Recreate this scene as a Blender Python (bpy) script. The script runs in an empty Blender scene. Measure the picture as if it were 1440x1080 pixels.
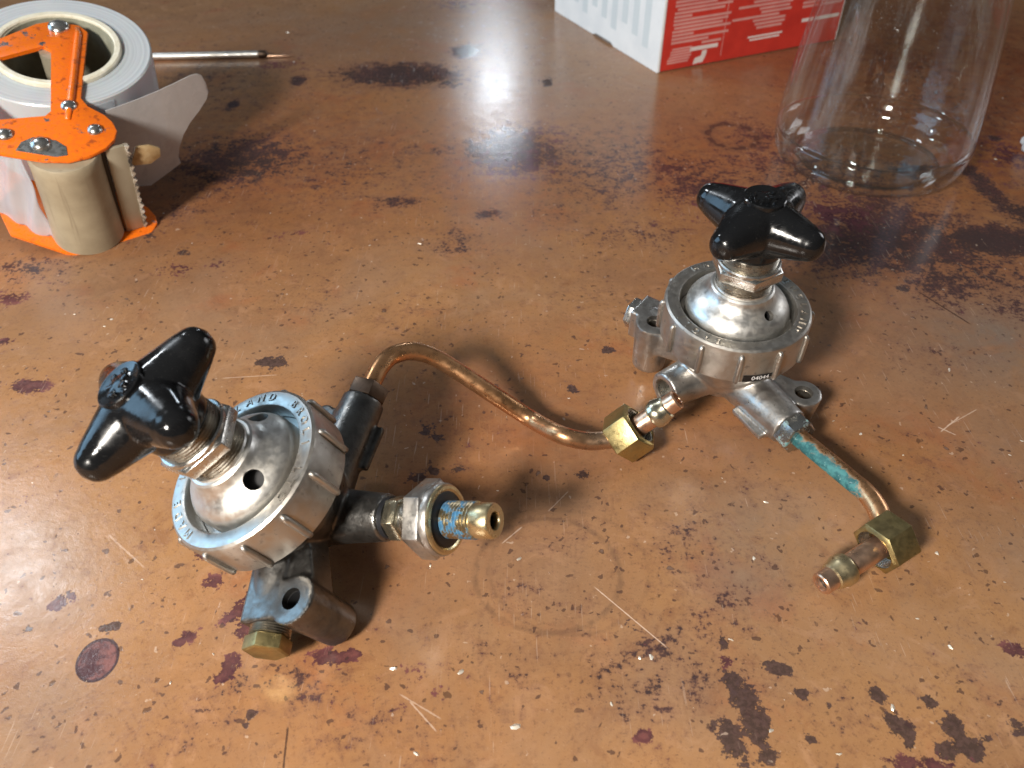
import bpy, bmesh, math, random
import numpy as np
from mathutils import Vector, Matrix

random.seed(7); rng = np.random.default_rng(7)
scene = bpy.context.scene
COL = scene.collection
R = math.radians
MM = 0.001

# ------------------------------------------------------------------ camera
FPX, PITCH, CAMH = 1150.0, R(41), 0.205
cam_data = bpy.data.cameras.new('camera')
cam = bpy.data.objects.new('camera', cam_data)
COL.objects.link(cam)
cam.location = (0, 0, CAMH)
cam.rotation_euler = (math.pi / 2 - PITCH, 0, 0)
cam_data.sensor_width = 36
cam_data.lens = 36 * FPX / 1440
cam_data.clip_start = 0.01
cam_data.clip_end = 50
cam_data.dof.use_dof = True
cam_data.dof.focus_distance = 0.265
cam_data.dof.aperture_fstop = 20
scene.camera = cam

# ------------------------------------------------------------------ world and lamps
world = bpy.data.worlds.new('World')
scene.world = world
world.use_nodes = True
wn, wl = world.node_tree.nodes, world.node_tree.links
wbg = wn['Background']
wbg.inputs['Strength'].default_value = 0.115
wtc = wn.new('ShaderNodeTexCoord')
wsep = wn.new('ShaderNodeSeparateXYZ')
wl.new(wtc.outputs['Generated'], wsep.inputs[0])
wr = wn.new('ShaderNodeValToRGB')
wr.color_ramp.elements[0].position = 0.0
wr.color_ramp.elements[0].color = (0.34, 0.31, 0.29, 1)
wr.color_ramp.elements[1].position = 1.0
wr.color_ramp.elements[1].color = (0.95, 0.98, 1.0, 1)
e = wr.color_ramp.elements.new(0.45); e.color = (0.26, 0.24, 0.23, 1)
wl.new(wsep.outputs['Z'], wr.inputs[0])
wl.new(wr.outputs[0], wbg.inputs[0])

def area(name, direction, dist, size, power, color, target=(0, 0.24, 0.02), size_y=None):
    d = Vector(direction).normalized()
    L = bpy.data.lights.new(name, 'AREA')
    L.energy = power; L.color = color; L.size = size
    if size_y:
        L.shape = 'RECTANGLE'; L.size_y = size_y
    o = bpy.data.objects.new(name, L)
    o.location = Vector(target) + d * dist
    o.rotation_euler = d.to_track_quat('Z', 'Y').to_euler()
    COL.objects.link(o)
    return o
area('left_window_lamp', (-0.905, 0.19, 0.38), 1.15, 0.68, 6.2, (0.40, 0.70, 1.0), target=(-0.07, 0.16, 0.03), size_y=0.7)
area('high_window_lamp', (-0.50, 0.52, 0.69), 1.6, 0.16, 4.8, (0.88, 0.94, 1.0), target=(-0.19, 0.135, 0))
area('far_window_lamp', (-0.02, 0.93, 0.36), 2.2, 0.10, 2.1, (0.80, 0.90, 1.0), target=(-0.01, 0.53, 0))
area('front_room_lamp', (-0.44, -0.70, 0.56), 0.80, 0.13, 12.3, (1.0, 0.93, 0.84), target=(0, 0.2, 0.02))
area('right_window_lamp', (0.82, 0.40, 0.36), 1.5, 0.5, 3.6, (0.96, 0.97, 1.0), target=(0.1, 0.3, 0.02))

vs = scene.view_settings
vs.view_transform = 'Standard'; vs.look = 'None'; vs.gamma = 1; vs.use_curve_mapping = False
vs.exposure = -0.08
scene.render.engine = 'CYCLES'
scene.cycles.max_bounces = 12
scene.cycles.transmission_bounces = 10
scene.cycles.transparent_max_bounces = 12

# ------------------------------------------------------------------ pixel -> place helpers
_F = np.array([0, math.cos(PITCH), -math.sin(PITCH)]); _U = np.array([0, math.sin(PITCH), math.cos(PITCH)])
def ray(u, v):
    return np.array([1, 0, 0.]) * (u - 720) / FPX + _U * (540 - v) / FPX + _F
def atz(u, v, z=0.0):
    r = ray(u, v); return Vector(np.array([0, 0, CAMH]) + r * (z - CAMH) / r[2])
def atd(u, v, d):
    return Vector(np.array([0, 0, CAMH]) + ray(u, v) * d)

# ------------------------------------------------------------------ material helpers
class NT:
    def __init__(s, name):
        s.m = bpy.data.materials.new(name); s.m.use_nodes = True
        s.n = s.m.node_tree.nodes; s.l = s.m.node_tree.links
        s.b = s.n['Principled BSDF']; s.tc = s.n.new('ShaderNodeTexCoord')
    def new(s, t, **kw):
        nd = s.n.new(t)
        for k, v in kw.items(): setattr(nd, k, v)
        return nd
    def put(s, sock, v):
        if isinstance(v, bpy.types.NodeSocket): s.l.new(v, sock)
        else: sock.default_value = v
    def noise(s, scale, detail=3, rough=0.55, dist=0.0, vec=None):
        nd = s.new('ShaderNodeTexNoise'); s.put(nd.inputs['Scale'], scale)
        nd.inputs['Detail'].default_value = detail; nd.inputs['Roughness'].default_value = rough
        nd.inputs['Distortion'].default_value = dist
        s.l.new(vec if vec is not None else s.tc.outputs['Object'], nd.inputs['Vector'])
        return nd.outputs['Fac']
    def voro(s, scale, out='Distance', vec=None, feature='F1'):
        nd = s.new('ShaderNodeTexVoronoi', feature=feature); nd.inputs['Scale'].default_value = scale
        s.l.new(vec if vec is not None else s.tc.outputs['Object'], nd.inputs['Vector'])
        return nd.outputs[out]
    def math(s, op, a, b=0.0, clamp=False):
        nd = s.new('ShaderNodeMath', operation=op, use_clamp=clamp)
        s.put(nd.inputs[0], a); s.put(nd.inputs[1], b); return nd.outputs[0]
    def step(s, x, lo, hi, a=0.0, b=1.0):
        nd = s.new('ShaderNodeMapRange', interpolation_type='SMOOTHSTEP')
        s.put(nd.inputs['Value'], x); nd.inputs['From Min'].default_value = lo; nd.inputs['From Max'].default_value = hi
        nd.inputs['To Min'].default_value = a; nd.inputs['To Max'].default_value = b
        return nd.outputs[0]
    def mix(s, fac, a, b, blend='MIX'):
        nd = s.new('ShaderNodeMix', data_type='RGBA', blend_type=blend)
        s.put(nd.inputs[0], fac); s.put(nd.inputs[6], rgba(a)); s.put(nd.inputs[7], rgba(b)); return nd.outputs[2]
    def attr(s, name):
        nd = s.new('ShaderNodeAttribute', attribute_name=name); return nd.outputs['Fac']
    def bump(s, height, strength=0.2, dist=0.0005, normal=None):
        nd = s.new('ShaderNodeBump'); nd.inputs['Strength'].default_value = strength
        nd.inputs['Distance'].default_value = dist; s.l.new(height, nd.inputs['Height'])
        if normal is not None: s.l.new(normal, nd.inputs['Normal'])
        return nd.outputs[0]
    def mapping(s, scale=(1, 1, 1), rot=(0, 0, 0), vec=None):
        nd = s.new('ShaderNodeMapping'); nd.inputs['Scale'].default_value = scale; nd.inputs['Rotation'].default_value = rot
        s.l.new(vec if vec is not None else s.tc.outputs['Object'], nd.inputs['Vector']); return nd.outputs[0]
    def set(s, **kw):
        names = dict(color='Base Color', metal='Metallic', rough='Roughness', normal='Normal', coat='Coat Weight', coatr='Coat Roughness',
                     trans='Transmission Weight', ior='IOR', spec='Specular IOR Level', alpha='Alpha', sss='Subsurface Weight')
        for k, v in kw.items(): s.put(s.b.inputs[names[k]], rgba(v) if k == 'color' else v)
        return s.m
def rgba(c):
    if isinstance(c, (tuple, list)) and len(c) == 3: return (*c, 1)
    return c

def metal_mat(name, col, dark, rough=0.28, grime=0.5, cast=0.25, metallic=0.95, scale=1.0):
    t = NT(name)
    n1 = t.noise(70 * scale, 5, 0.6); n2 = t.noise(420 * scale, 4, 0.6); n3 = t.noise(1500 * scale, 2)
    g = t.math('MULTIPLY', t.step(n1, 0.42, 0.72), grime)
    c = t.mix(g, col, dark)
    c = t.mix(t.math('MULTIPLY', t.step(n2, 0.60, 0.72), grime * 0.7), c, tuple(x * 0.5 for x in dark))
    rr = t.math('ADD', t.math('MULTIPLY', t.step(n2, 0.3, 0.7), 0.16), rough - 0.06)
    rr = t.math('ADD', rr, t.math('MULTIPLY', g, 0.2))
    bp = t.bump(n3, cast * 0.35, 0.0002)
    bp = t.bump(n2, cast, 0.0004, bp)
    return t.set(color=c, metal=metallic, rough=rr, normal=bp)

M = {}
M['silver'] = metal_mat('cast_silver_metal', (0.54, 0.525, 0.50), (0.22, 0.20, 0.18), 0.33, 0.8, 0.28)
M['ring'] = metal_mat('satin_nickel_ring', (0.50, 0.48, 0.445), (0.27, 0.24, 0.21), 0.37, 0.75, 0.12)
M['bonnet'] = metal_mat('satin_bonnet', (0.74, 0.73, 0.70), (0.48, 0.43, 0.34), 0.36, 0.5, 0.06)
M['pewter'] = metal_mat('dark_cast_pewter', (0.20, 0.195, 0.185), (0.075, 0.07, 0.065), 0.32, 0.85, 0.38)
M['steel'] = metal_mat('turned_steel', (0.58, 0.57, 0.54), (0.24, 0.21, 0.17), 0.24, 0.7, 0.10)
M['thread'] = metal_mat('oily_thread', (0.46, 0.43, 0.37), (0.13, 0.11, 0.085), 0.27, 0.8, 0.04)
M['brass'] = metal_mat('dull_brass', (0.50, 0.40, 0.18), (0.20, 0.16, 0.08), 0.32, 0.85, 0.22)
M['brass_bright'] = metal_mat('bright_brass', (0.70, 0.59, 0.36), (0.40, 0.32, 0.18), 0.27, 0.6, 0.05)
M['bronze'] = metal_mat('brown_oxidised_nut', (0.16, 0.11, 0.08), (0.07, 0.05, 0.04), 0.38, 0.6, 0.15)
M['nickel_yellow'] = metal_mat('yellowish_nickel', (0.62, 0.58, 0.44), (0.36, 0.33, 0.25), 0.20, 0.3, 0.05)
M['copper_bright'] = metal_mat('bright_copper', (0.76, 0.50, 0.35), (0.50, 0.30, 0.18), 0.30, 0.4, 0.04)

t = NT('bore_black'); M['bore'] = t.set(color=(0.012, 0.012, 0.013), rough=0.6)  # near-black standing in for the shade deep inside holes
t = NT('black_rubber'); M['rubber'] = t.set(color=(0.015, 0.016, 0.019), rough=0.4)

def knob_mat():
    t = NT('glossy_black_plastic')
    n = t.noise(900, 3); n2 = t.noise(160, 3)
    sc = t.noise(500, 3, 0.6, 0.0, t.mapping((1, 9, 1), (0, 0, 0.6)))
    rr = t.math('ADD', t.step(n2, 0.40, 0.70, 0.10, 0.34), t.step(sc, 0.58, 0.72, 0.0, 0.22))
    return t.set(color=t.mix(t.step(t.noise(1400, 4, 0.7), 0.62, 0.74, 0, 0.6), (0.0065, 0.0068, 0.0075), (0.05, 0.047, 0.043)), rough=rr, spec=0.5, normal=t.bump(n2, 0.16, 0.0006, t.bump(n, 0.04, 0.0002)))
M['knob'] = knob_mat()

def pipe_mat(name, verdigris):
    t = NT(name)
    n1 = t.noise(60, 4); n2 = t.noise(350, 5, 0.65)
    c = t.mix(t.step(n1, 0.35, 0.7), (0.66, 0.36, 0.18), (0.47, 0.24, 0.11))
    c = t.mix(t.step(n2, 0.58, 0.72, 0, 0.45), c, (0.17, 0.09, 0.045))
    tt = t.attr('along')
    metal = 0.92; rr = t.step(n2, 0.3, 0.7, 0.22, 0.40)
    if verdigris:
        side = t.attr('side')
        k = t.math('ADD', t.math('ADD', t.math('MULTIPLY', side, 0.62), t.math('MULTIPLY', t.noise(230, 6, 0.75, 0.6), 1.3)), t.math('MULTIPLY', t.step(tt, 0.45, 0.8), -0.9))
        k = t.step(k, 0.80, 1.08)
        vc = t.mix(t.step(n2, 0.42, 0.62), (0.016, 0.095, 0.105), (0.055, 0.20, 0.205))
        vc = t.mix(t.step(t.noise(420, 4, 0.7), 0.60, 0.72, 0, .8), vc, (0.36, 0.50, 0.49))
        c = t.mix(k, c, vc)
        metal = t.math('SUBTRACT', 0.92, t.math('MULTIPLY', k, 0.9), True)
        rr = t.math('ADD', rr, t.math('MULTIPLY', k, 0.4))
    else:
        c = t.mix(t.step(tt, 0.70, 0.95, 0, 0.75), c, (0.44, 0.33, 0.24))
    return t.set(color=c, metal=metal, rough=rr, normal=t.bump(n2, 0.15, 0.0003))
M['pipe'] = pipe_mat('copper_pipe_oxidised', False)
M['pipe_green'] = pipe_mat('copper_pipe_verdigris', True)
def green_nut():
    t = NT('steel_nut_with_verdigris')
    k = t.step(t.noise(260, 5, 0.7), 0.55, 0.68)
    c = t.mix(k, (0.42, 0.43, 0.42), t.mix(t.noise(900), (0.03, 0.18, 0.19), (0.30, 0.50, 0.49)))
    return t.set(color=c, metal=t.math('SUBTRACT', 0.95, t.math('MULTIPLY', k, 0.9)), rough=t.math('ADD', 0.25, t.math('MULTIPLY', k, 0.4)), normal=t.bump(t.noise(500), 0.3, 0.0003))
M['green_nut'] = green_nut()
def blue_thread():
    t = NT('thread_with_blue_sealant')
    k = t.step(t.noise(330, 4, 0.6), 0.47, 0.56)
    c = t.mix(k, (0.42, 0.36, 0.24), t.mix(t.noise(700), (0.015, 0.07, 0.16), (0.16, 0.42, 0.66)))
    return t.set(color=c, metal=t.math('SUBTRACT', 0.95, t.math('MULTIPLY', k, 0.85)), rough=0.32)
M['blue_thread'] = blue_thread()

def orange_paint():
    t = NT('chipped_orange_paint')
    n = t.noise(90, 6, 0.7); n2 = t.noise(500, 4)
    k = t.step(n, 0.63, 0.655)
    c = t.mix(t.step(n2, 0.3, 0.8), (0.90, 0.19, 0.008), (0.80, 0.14, 0.006))
    c = t.mix(t.step(t.noise(200, 6, 0.7), 0.56, 0.66, 0, 0.75), c, (0.30, 0.05, 0.015))
    c = t.mix(k, c, (0.26, 0.27, 0.29))
    return t.set(color=c, metal=t.math('MULTIPLY', k, 0.8), rough=t.step(n2, 0.3, 0.7, 0.22, 0.42), coat=0.35, coatr=0.15, normal=t.bump(k, -0.4, 0.0003, t.bump(n2, 0.1, 0.0003)))
M['orange'] = orange_paint()
def drum_mat():
    t = NT('tan_rubber_drum')
    n = t.noise(60, 5, 0.6); sc = t.noise(300, 4, 0.6, 0, t.mapping((1, 1, 0.06)))
    c = t.mix(t.step(n, 0.3, 0.7), (0.40, 0.34, 0.235), (0.30, 0.25, 0.17))
    c = t.mix(t.step(sc, 0.6, 0.75, 0, 0.5), c, (0.18, 0.14, 0.09))
    return t.set(color=c, rough=0.48, normal=t.bump(sc, 0.12, 0.0004))
M['drum'] = drum_mat()
t = NT('tan_blade_bar'); M['bar'] = t.set(color=t.mix(t.noise(200, 4), (0.44, 0.40, 0.30), (0.34, 0.30, 0.22)), rough=0.4, metal=0.25)
def dirty_mat(name, a, b, c3, rough):
    t = NT(name); n = t.noise(230, 6, 0.7)
    c = t.mix(t.step(n, 0.38, 0.5), a, b); c = t.mix(t.step(n, 0.55, 0.6), c, c3)
    return t.set(color=c, rough=rough, normal=t.bump(n, 0.5, 0.0006))
M['gummy'] = dirty_mat('gummed_blade_edge', (0.05, 0.045, 0.04), (0.42, 0.36, 0.28), (0.70, 0.66, 0.58), 0.5)
M['tan_tab'] = dirty_mat('tan_worn_tab', (0.36, 0.23, 0.10), (0.46, 0.32, 0.16), (0.50, 0.37, 0.20), 0.5)
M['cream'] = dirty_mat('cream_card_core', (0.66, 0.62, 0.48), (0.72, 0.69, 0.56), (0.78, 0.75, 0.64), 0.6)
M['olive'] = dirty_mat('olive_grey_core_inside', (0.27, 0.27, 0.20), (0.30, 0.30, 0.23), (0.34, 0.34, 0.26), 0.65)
def plastic_film(name, col, alpha, rough):
    t = NT(name); n = t.noise(110, 4); n2 = t.noise(35, 3)
    return t.set(color=t.mix(t.step(n2, 0.3, 0.7), col, tuple(x * 0.86 for x in col)), rough=t.step(n, 0.3, 0.7, rough - 0.08, rough + 0.1), alpha=alpha, spec=0.6, normal=t.bump(n, 0.3, 0.0008))
M['flap'] = plastic_film('frosted_clear_flap', (0.66, 0.64, 0.63), 0.66, 0.28)
M['film'] = plastic_film('clear_tape_film', (0.62, 0.68, 0.74), 0.55, 0.16)
def roll_mat():
    t = NT('wound_clear_tape')
    geo = t.new('ShaderNodeVectorMath', operation='LENGTH')
    mp = t.mapping((1, 1, 0)); t.l.new(mp, geo.inputs[0])
    rings = t.noise(1.0, 3, 0.6, 0, None)
    w = t.new('ShaderNodeTexNoise', noise_dimensions='1D'); w.inputs['Scale'].default_value = 900; w.inputs['Detail'].default_value = 4
    t.l.new(geo.outputs['Value'], w.inputs['W'])
    n = t.noise(40, 4)
    c = t.mix(t.step(w.outputs['Fac'], 0.35, 0.7), (0.54, 0.57, 0.60), (0.44, 0.465, 0.50))
    c = t.mix(t.step(n, 0.45, 0.75, 0, 0.5), c, (0.60, 0.60, 0.60))
    return t.set(color=c, rough=0.28, sss=0.15, normal=t.bump(w.outputs['Fac'], 0.10, 0.0005, t.bump(n, 0.2, 0.002)))
M['roll'] = roll_mat()
t = NT('clear_bottle_glass')
gn = t.noise(28, 3); gd = t.noise(700, 3, 0.7)
t.b.inputs['Subsurface Weight'].default_value = 0
M['glass'] = t.set(color=(0.985, 0.995, 0.99), trans=1.0, ior=1.47, rough=t.math('ADD', t.step(gd, 0.60, 0.74, 0.0, 0.25), t.step(t.noise(60, 5, 0.7, 0.5, t.mapping((1, 1, 0.25))), 0.52, 0.72, 0.0, 0.10)), normal=t.bump(gn, 0.16, 0.004))
t = NT('thin_bottle_glass')
fr_ = t.new('ShaderNodeFresnel'); geo_ = t.new('ShaderNodeNewGeometry')
t.put(fr_.inputs['IOR'], t.math('ADD', 1.62, t.math('MULTIPLY', geo_.outputs['Backfacing'], 1 / 1.62 - 1.62)))
tr_ = t.new('ShaderNodeBsdfTransparent'); tr_.inputs[0].default_value = (0.975, 0.99, 0.985, 1)
gl_ = t.new('ShaderNodeBsdfGlossy'); mx_ = t.new('ShaderNodeMixShader')
wob = t.bump(t.noise(30, 3, 0.5, 0.0, t.mapping((1, 1, 0.35))), 0.22, 0.004)
t.put(gl_.inputs['Roughness'], t.step(t.noise(60, 5, 0.7, 0.5, t.mapping((1, 1, 0.25))), 0.45, 0.72, 0.02, 0.11)); t.l.new(wob, gl_.inputs['Normal']); t.l.new(wob, fr_.inputs['Normal'])
t.l.new(fr_.outputs[0], mx_.inputs[0]); t.l.new(tr_.outputs[0], mx_.inputs[1]); t.l.new(gl_.outputs[0], mx_.inputs[2])
df_ = t.new('ShaderNodeBsdfDiffuse'); df_.inputs[0].default_value = (0.78, 0.80, 0.82, 1); mx2 = t.new('ShaderNodeMixShader')
haze_smear = t.math('ADD', t.step(t.noise(45, 6, 0.75, 0.8, t.mapping((1, 1, 0.22))), 0.50, 0.78, 0.0, 0.085), t.step(t.noise(900, 3, 0.6), 0.66, 0.74, 0.0, 0.22))  # dust smears, also mixed in as pale haze to brighten the glass
t.l.new(haze_smear, mx2.inputs[0]); t.l.new(mx_.outputs[0], mx2.inputs[1]); t.l.new(df_.outputs[0], mx2.inputs[2])
t.l.new(mx2.outputs[0], t.n['Material Output'].inputs['Surface'])
M['thin_glass'] = t.m
def card(name, a, b, rough=0.55):
    t = NT(name); n = t.noise(60, 4); n2 = t.noise(500, 3, 0.5, 0, t.mapping((1, 1, 0.12)))
    return t.set(color=t.mix(t.step(n, 0.3, 0.7), a, b), rough=rough, normal=t.bump(n2, 0.1, 0.0004))
M['card'] = card('white_coated_card', (0.80, 0.82, 0.83), (0.72, 0.75, 0.77))
M['red'] = card('red_print_card', (0.62, 0.045, 0.03), (0.52, 0.035, 0.025), 0.4)
M['print'] = card('pale_pink_print', (0.70, 0.36, 0.33), (0.62, 0.28, 0.26), 0.45)
M['print_white'] = card('white_print', (0.80, 0.72, 0.70), (0.74, 0.66, 0.64), 0.45)
M['print_grey'] = card('faint_grey_print', (0.62, 0.68, 0.70), (0.60, 0.66, 0.69), 0.5)
M['card_inner'] = card('grey_card_edge', (0.25, 0.24, 0.23), (0.18, 0.17, 0.16), 0.8)
t = NT('sticker_black'); M['sticker'] = t.set(color=(0.008, 0.008, 0.009), rough=0.35)
t = NT('sticker_white_ink'); M['ink'] = t.set(color=(0.8, 0.8, 0.8), rough=0.5)
t = NT('metal_swarf'); M['swarf'] = t.set(color=t.mix(t.noise(300), (0.75, 0.66, 0.52), (0.62, 0.58, 0.52)), metal=0.35, rough=0.35)

# ------------------------------------------------------------------ mesh helpers (millimetres in, metres out)
class MB:
    def __init__(s): s.v, s.f, s.a = [], [], {}
    def add(s, v, f, mat=None):
        o = len(s.v)
        for p in v:
            p = Vector(p); s.v.append(mat @ p if mat is not None else p)
        s.f += [tuple(i + o for i in q) for q in f]
        return s
    def lathe(s, prof, seg=48, closed=False, mat=None, hexa=False):
        v, f, n = [], [], len(prof)
        for i in range(seg):
            a = 2 * math.pi * i / seg
            for r, z in prof: v.append((r * math.cos(a), r * math.sin(a), z))
        m = n if closed else n - 1
        for i in range(seg):
            j = (i + 1) % seg
            for k in range(m):
                k2 = (k + 1) % n
                f.append((i * n + k, j * n + k, j * n + k2, i * n + k2))
        if not closed:
            if prof[0][0] > 1e-6: f.append(tuple(i * n for i in reversed(range(seg))))
            if prof[-1][0] > 1e-6: f.append(tuple(i * n + n - 1 for i in range(seg)))
        return s.add(v, f, mat)
    def box(s, x0, x1, y0, y1, z0, z1, mat=None):
        v = [(x, y, z) for x in (x0, x1) for y in (y0, y1) for z in (z0, z1)]
        f = [(0, 1, 3, 2), (4, 6, 7, 5), (0, 4, 5, 1), (2, 3, 7, 6), (0, 2, 6, 4), (1, 5, 7, 3)]
        return s.add(v, f, mat)
    def prism(s, poly, z0, z1, mat=None):
        n = len(poly); v = [(x, y, z0) for x, y in poly] + [(x, y, z1) for x, y in poly]
        f = [tuple(reversed(range(n))), tuple(range(n, 2 * n))] + [(i, (i + 1) % n, n + (i + 1) % n, n + i) for i in range(n)]
        return s.add(v, f, mat)
    def tube(s, path, rad, seg=20, mat=None):
        P = [Vector(p) for p in path]; n = len(P)
        rs = rad if isinstance(rad, (list, tuple)) else [rad] * n
        T = [(P[min(i + 1, n - 1)] - P[max(i - 1, 0)]).normalized() for i in range(n)]
        up = Vector((0, 0, 1)) if abs(T[0].z) < 0.9 else Vector((1, 0, 0))
        nrm = (up - T[0] * up.dot(T[0])).normalized()
        v, f, side = [], [], []
        for i in range(n):
            nrm = (nrm - T[i] * nrm.dot(T[i])).normalized(); bn = T[i].cross(nrm)
            for k in range(seg):
                a = 2 * math.pi * k / seg
                d = nrm * math.cos(a) + bn * math.sin(a)
                v.append(P[i] + d * rs[i])
        for i in range(n - 1):
            for k in range(seg):
                k2 = (k + 1) % seg
                f.append((i * seg + k, i * seg + k2, (i + 1) * seg + k2, (i + 1) * seg + k))
        f.append(tuple(reversed(range(seg)))); f.append(tuple((n - 1) * seg + k for k in range(seg)))
        return s.add(v, f, mat)
    def mesh(s, name, scale=MM):
        me = bpy.data.meshes.new(name)
        me.from_pydata([tuple(p * scale) for p in s.v], [], s.f)
        bm = bmesh.new(); bm.from_mesh(me)
        bmesh.ops.remove_doubles(bm, verts=bm.verts, dist=1e-7)
        bmesh.ops.recalc_face_normals(bm, faces=bm.faces)
        bm.to_mesh(me); bm.free()
        return me

def place(name, me, mat, parent=None, sharp=35):
    o = bpy.data.objects.new(name, me)
    COL.objects.link(o)
    if len(me.materials) == 0: me.materials.append(M[mat] if isinstance(mat, str) else mat)
    me.polygons.foreach_set('use_smooth', [True] * len(me.polygons))
    if sharp: me.set_sharp_from_angle(angle=R(sharp))
    if parent: o.parent = parent
    return o

def build(name, mb, mat, parent=None, sharp=35, bevel=0, bevseg=2, cut=None, remesh=0, smooth=0, smooth_after=0):
    """one mesh object, its modifiers evaluated into plain mesh data"""
    me = mb.mesh(name)
    if not (bevel or cut or remesh or smooth):
        return place(name, me, mat, parent, sharp)
    tmp = bpy.data.objects.new('tmp', me); COL.objects.link(tmp)
    kill = [tmp]
    if remesh:
        md = tmp.modifiers.new('r', 'REMESH'); md.mode = 'VOXEL'; md.voxel_size = remesh * MM; md.use_smooth_shade = True
    if smooth:
        md = tmp.modifiers.new('s', 'SMOOTH'); md.factor = 0.5; md.iterations = smooth
    if bevel:
        md = tmp.modifiers.new('b', 'BEVEL'); md.width = bevel * MM; md.segments = bevseg; md.limit_method = 'ANGLE'; md.angle_limit = R(30)
    for c in (cut or []):
        co = bpy.data.objects.new('cut', c.mesh('cut')); COL.objects.link(co); kill.append(co)
        md = tmp.modifiers.new('c', 'BOOLEAN'); md.operation = 'DIFFERENCE'; md.object = co; md.solver = 'EXACT'
    bpy.context.view_layer.update()
    dg = bpy.context.evaluated_depsgraph_get()
    out = bpy.data.meshes.new_from_object(tmp.evaluated_get(dg))
    out.name = name
    out.materials.clear()
    for k in kill: bpy.data.objects.remove(k)
    return place(name, out, mat, parent, sharp)

def axis_m(p, d, spin=0.0):
    q = Vector(d).normalized().to_track_quat('Z', 'Y').to_matrix().to_4x4()
    return Matrix.Translation(Vector(p)) @ q @ Matrix.Rotation(spin, 4, 'Z')
def pol(r, deg, z=0.0): return Vector((r * math.cos(R(deg)), r * math.sin(R(deg)), z))
def cyl(r0, r1, z0, z1, mat=None, seg=40): return MB().lathe([(r0, z0), (r1, z1)], seg, mat=mat)
def hexprof(r, z0, z1, ch=0.7):   # six-sided nut blank with turned chamfers
    return [(r - ch * 1.2, z0), (r, z0 + ch * 0.55), (r, z1 - ch * 0.55), (r - ch * 1.2, z1)]
def nut_mb(r, z0, z1, mat):
    return MB().lathe(hexprof(r, z0, z1), 6, mat=mat)
def smooth_path(pts, n=60):
    """Catmull-Rom through points"""
    P = [Vector(p) for p in pts]; P = [2 * P[0] - P[1]] + P + [2 * P[-1] - P[-2]]
    out = []; segs = len(P) - 3
    for i in range(segs):
        p0, p1, p2, p3 = P[i:i + 4]; m = n // segs
        for k in range(m + (1 if i == segs - 1 else 0)):
            t = k / m
            out.append(0.5 * ((2 * p1) + (p2 - p0) * t + (2 * p0 - 5 * p1 + 4 * p2 - p3) * t * t + (3 * p1 - p0 - 3 * p2 + p3) * t ** 3))
    return out
def empty(name, label, cat, mat4=None, group=None):
    o = bpy.data.objects.new(name, None); COL.objects.link(o); o.empty_display_size = 0.01
    if mat4 is not None: o.matrix_world = mat4
    o['label'] = label; o['category'] = cat
    if group: o['group'] = group
    return o
def tag(o, label, cat, group=None):
    o['label'] = label; o['category'] = cat
    if group: o['group'] = group
    return o
def frame4(origin, xa, ya, za):
    m = Matrix.Identity(4)
    for i in range(3):
        m[i][0], m[i][1], m[i][2], m[i][3] = xa[i], ya[i], za[i], origin[i]
    return m
def text_verts(s, size, extrude):
    cu = bpy.data.curves.new('txt', 'FONT'); cu.body = s; cu.size = size; cu.extrude = extrude; cu.align_x = 'CENTER'; cu.align_y = 'CENTER'
    cu.resolution_u = 3
    o = bpy.data.objects.new('txt', cu); COL.objects.link(o)
    bpy.context.view_layer.update()
    me = bpy.data.meshes.new_from_object(o.evaluated_get(bpy.context.evaluated_depsgraph_get()))
    v = [vv.co.copy() for vv in me.vertices]; f = [tuple(p.vertices) for p in me.polygons]
    bpy.data.objects.remove(o); bpy.data.meshes.remove(me)
    return v, f

# ------------------------------------------------------------------ table top
def stain_blob(X, Y, u, v, ru, rv, pw=2.0, ang=0.0):
    c = atz(u, v); d = Vector((c.x, c.y, c.z - CAMH))
    depth = c.y * math.cos(PITCH) + CAMH * math.sin(PITCH)
    sx = ru / FPX * depth; sy = rv / FPX * depth / (CAMH / d.length)
    dx, dy = X - c.x, Y - c.y
    if ang: dx, dy = dx * math.cos(ang) + dy * math.sin(ang), -dx * math.sin(ang) + dy * math.cos(ang)
    q = (dx / sx) ** 2 + (dy / sy) ** 2
    return np.exp(-np.power(q, pw / 2) * 0.7)

DARK = [ # broad speckled wear, painted dispenser and knob shadows: u, v, ru, rv, weight
 (560,103,62,13,.78),(655,72,18,9,.85),(630,118,24,6,.6),(725,200,55,28,.62),(735,215,40,16,.6),(600,212,60,12,.42),(560,284,38,7,.62),(688,300,18,7,.66),
 (640,330,30,9,.5),(780,300,60,20,.40),(850,252,120,45,.46),(960,238,100,26,.52),(1090,190,60,36,.34),(1250,335,130,46,.70),(1180,322,70,44,.55),
 (1330,345,60,26,.72),(1400,338,55,16,.98),(1385,262,16,34,.74),(1435,300,26,16,.7),(1300,402,50,18,.46),(350,240,60,28,.55),(330,150,70,16,.35),(420,113,12,6,.8),(328,147,9,6,.8),
 (1000,885,60,34,.42),(940,905,60,46,.46),(915,975,36,34,.50),(880,1000,30,20,.4),(1045,790,60,44,.34),(1025,835,40,24,.42),(1085,690,54,34,.30),(690,905,60,40,.30),(620,1050,60,30,.35),
 (560,880,70,30,.27),(740,830,60,40,.32),(820,850,50,30,.27),(400,570,40,20,.24),(240,120,20,30,.4),(300,1000,46,32,.36),(330,960,24,30,.5),(100,1010,80,40,.25),
 (600,600,36,22,.34),(640,660,30,14,.38),(500,540,50,30,.2),(1150,560,50,30,.2),(1200,760,30,30,.2),(0,410,40,26,.25),(60,380,60,16,.45),(1290,640,60,44,.26),(1060,180,14,10,.5),(480,180,60,40,.25)]
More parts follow.
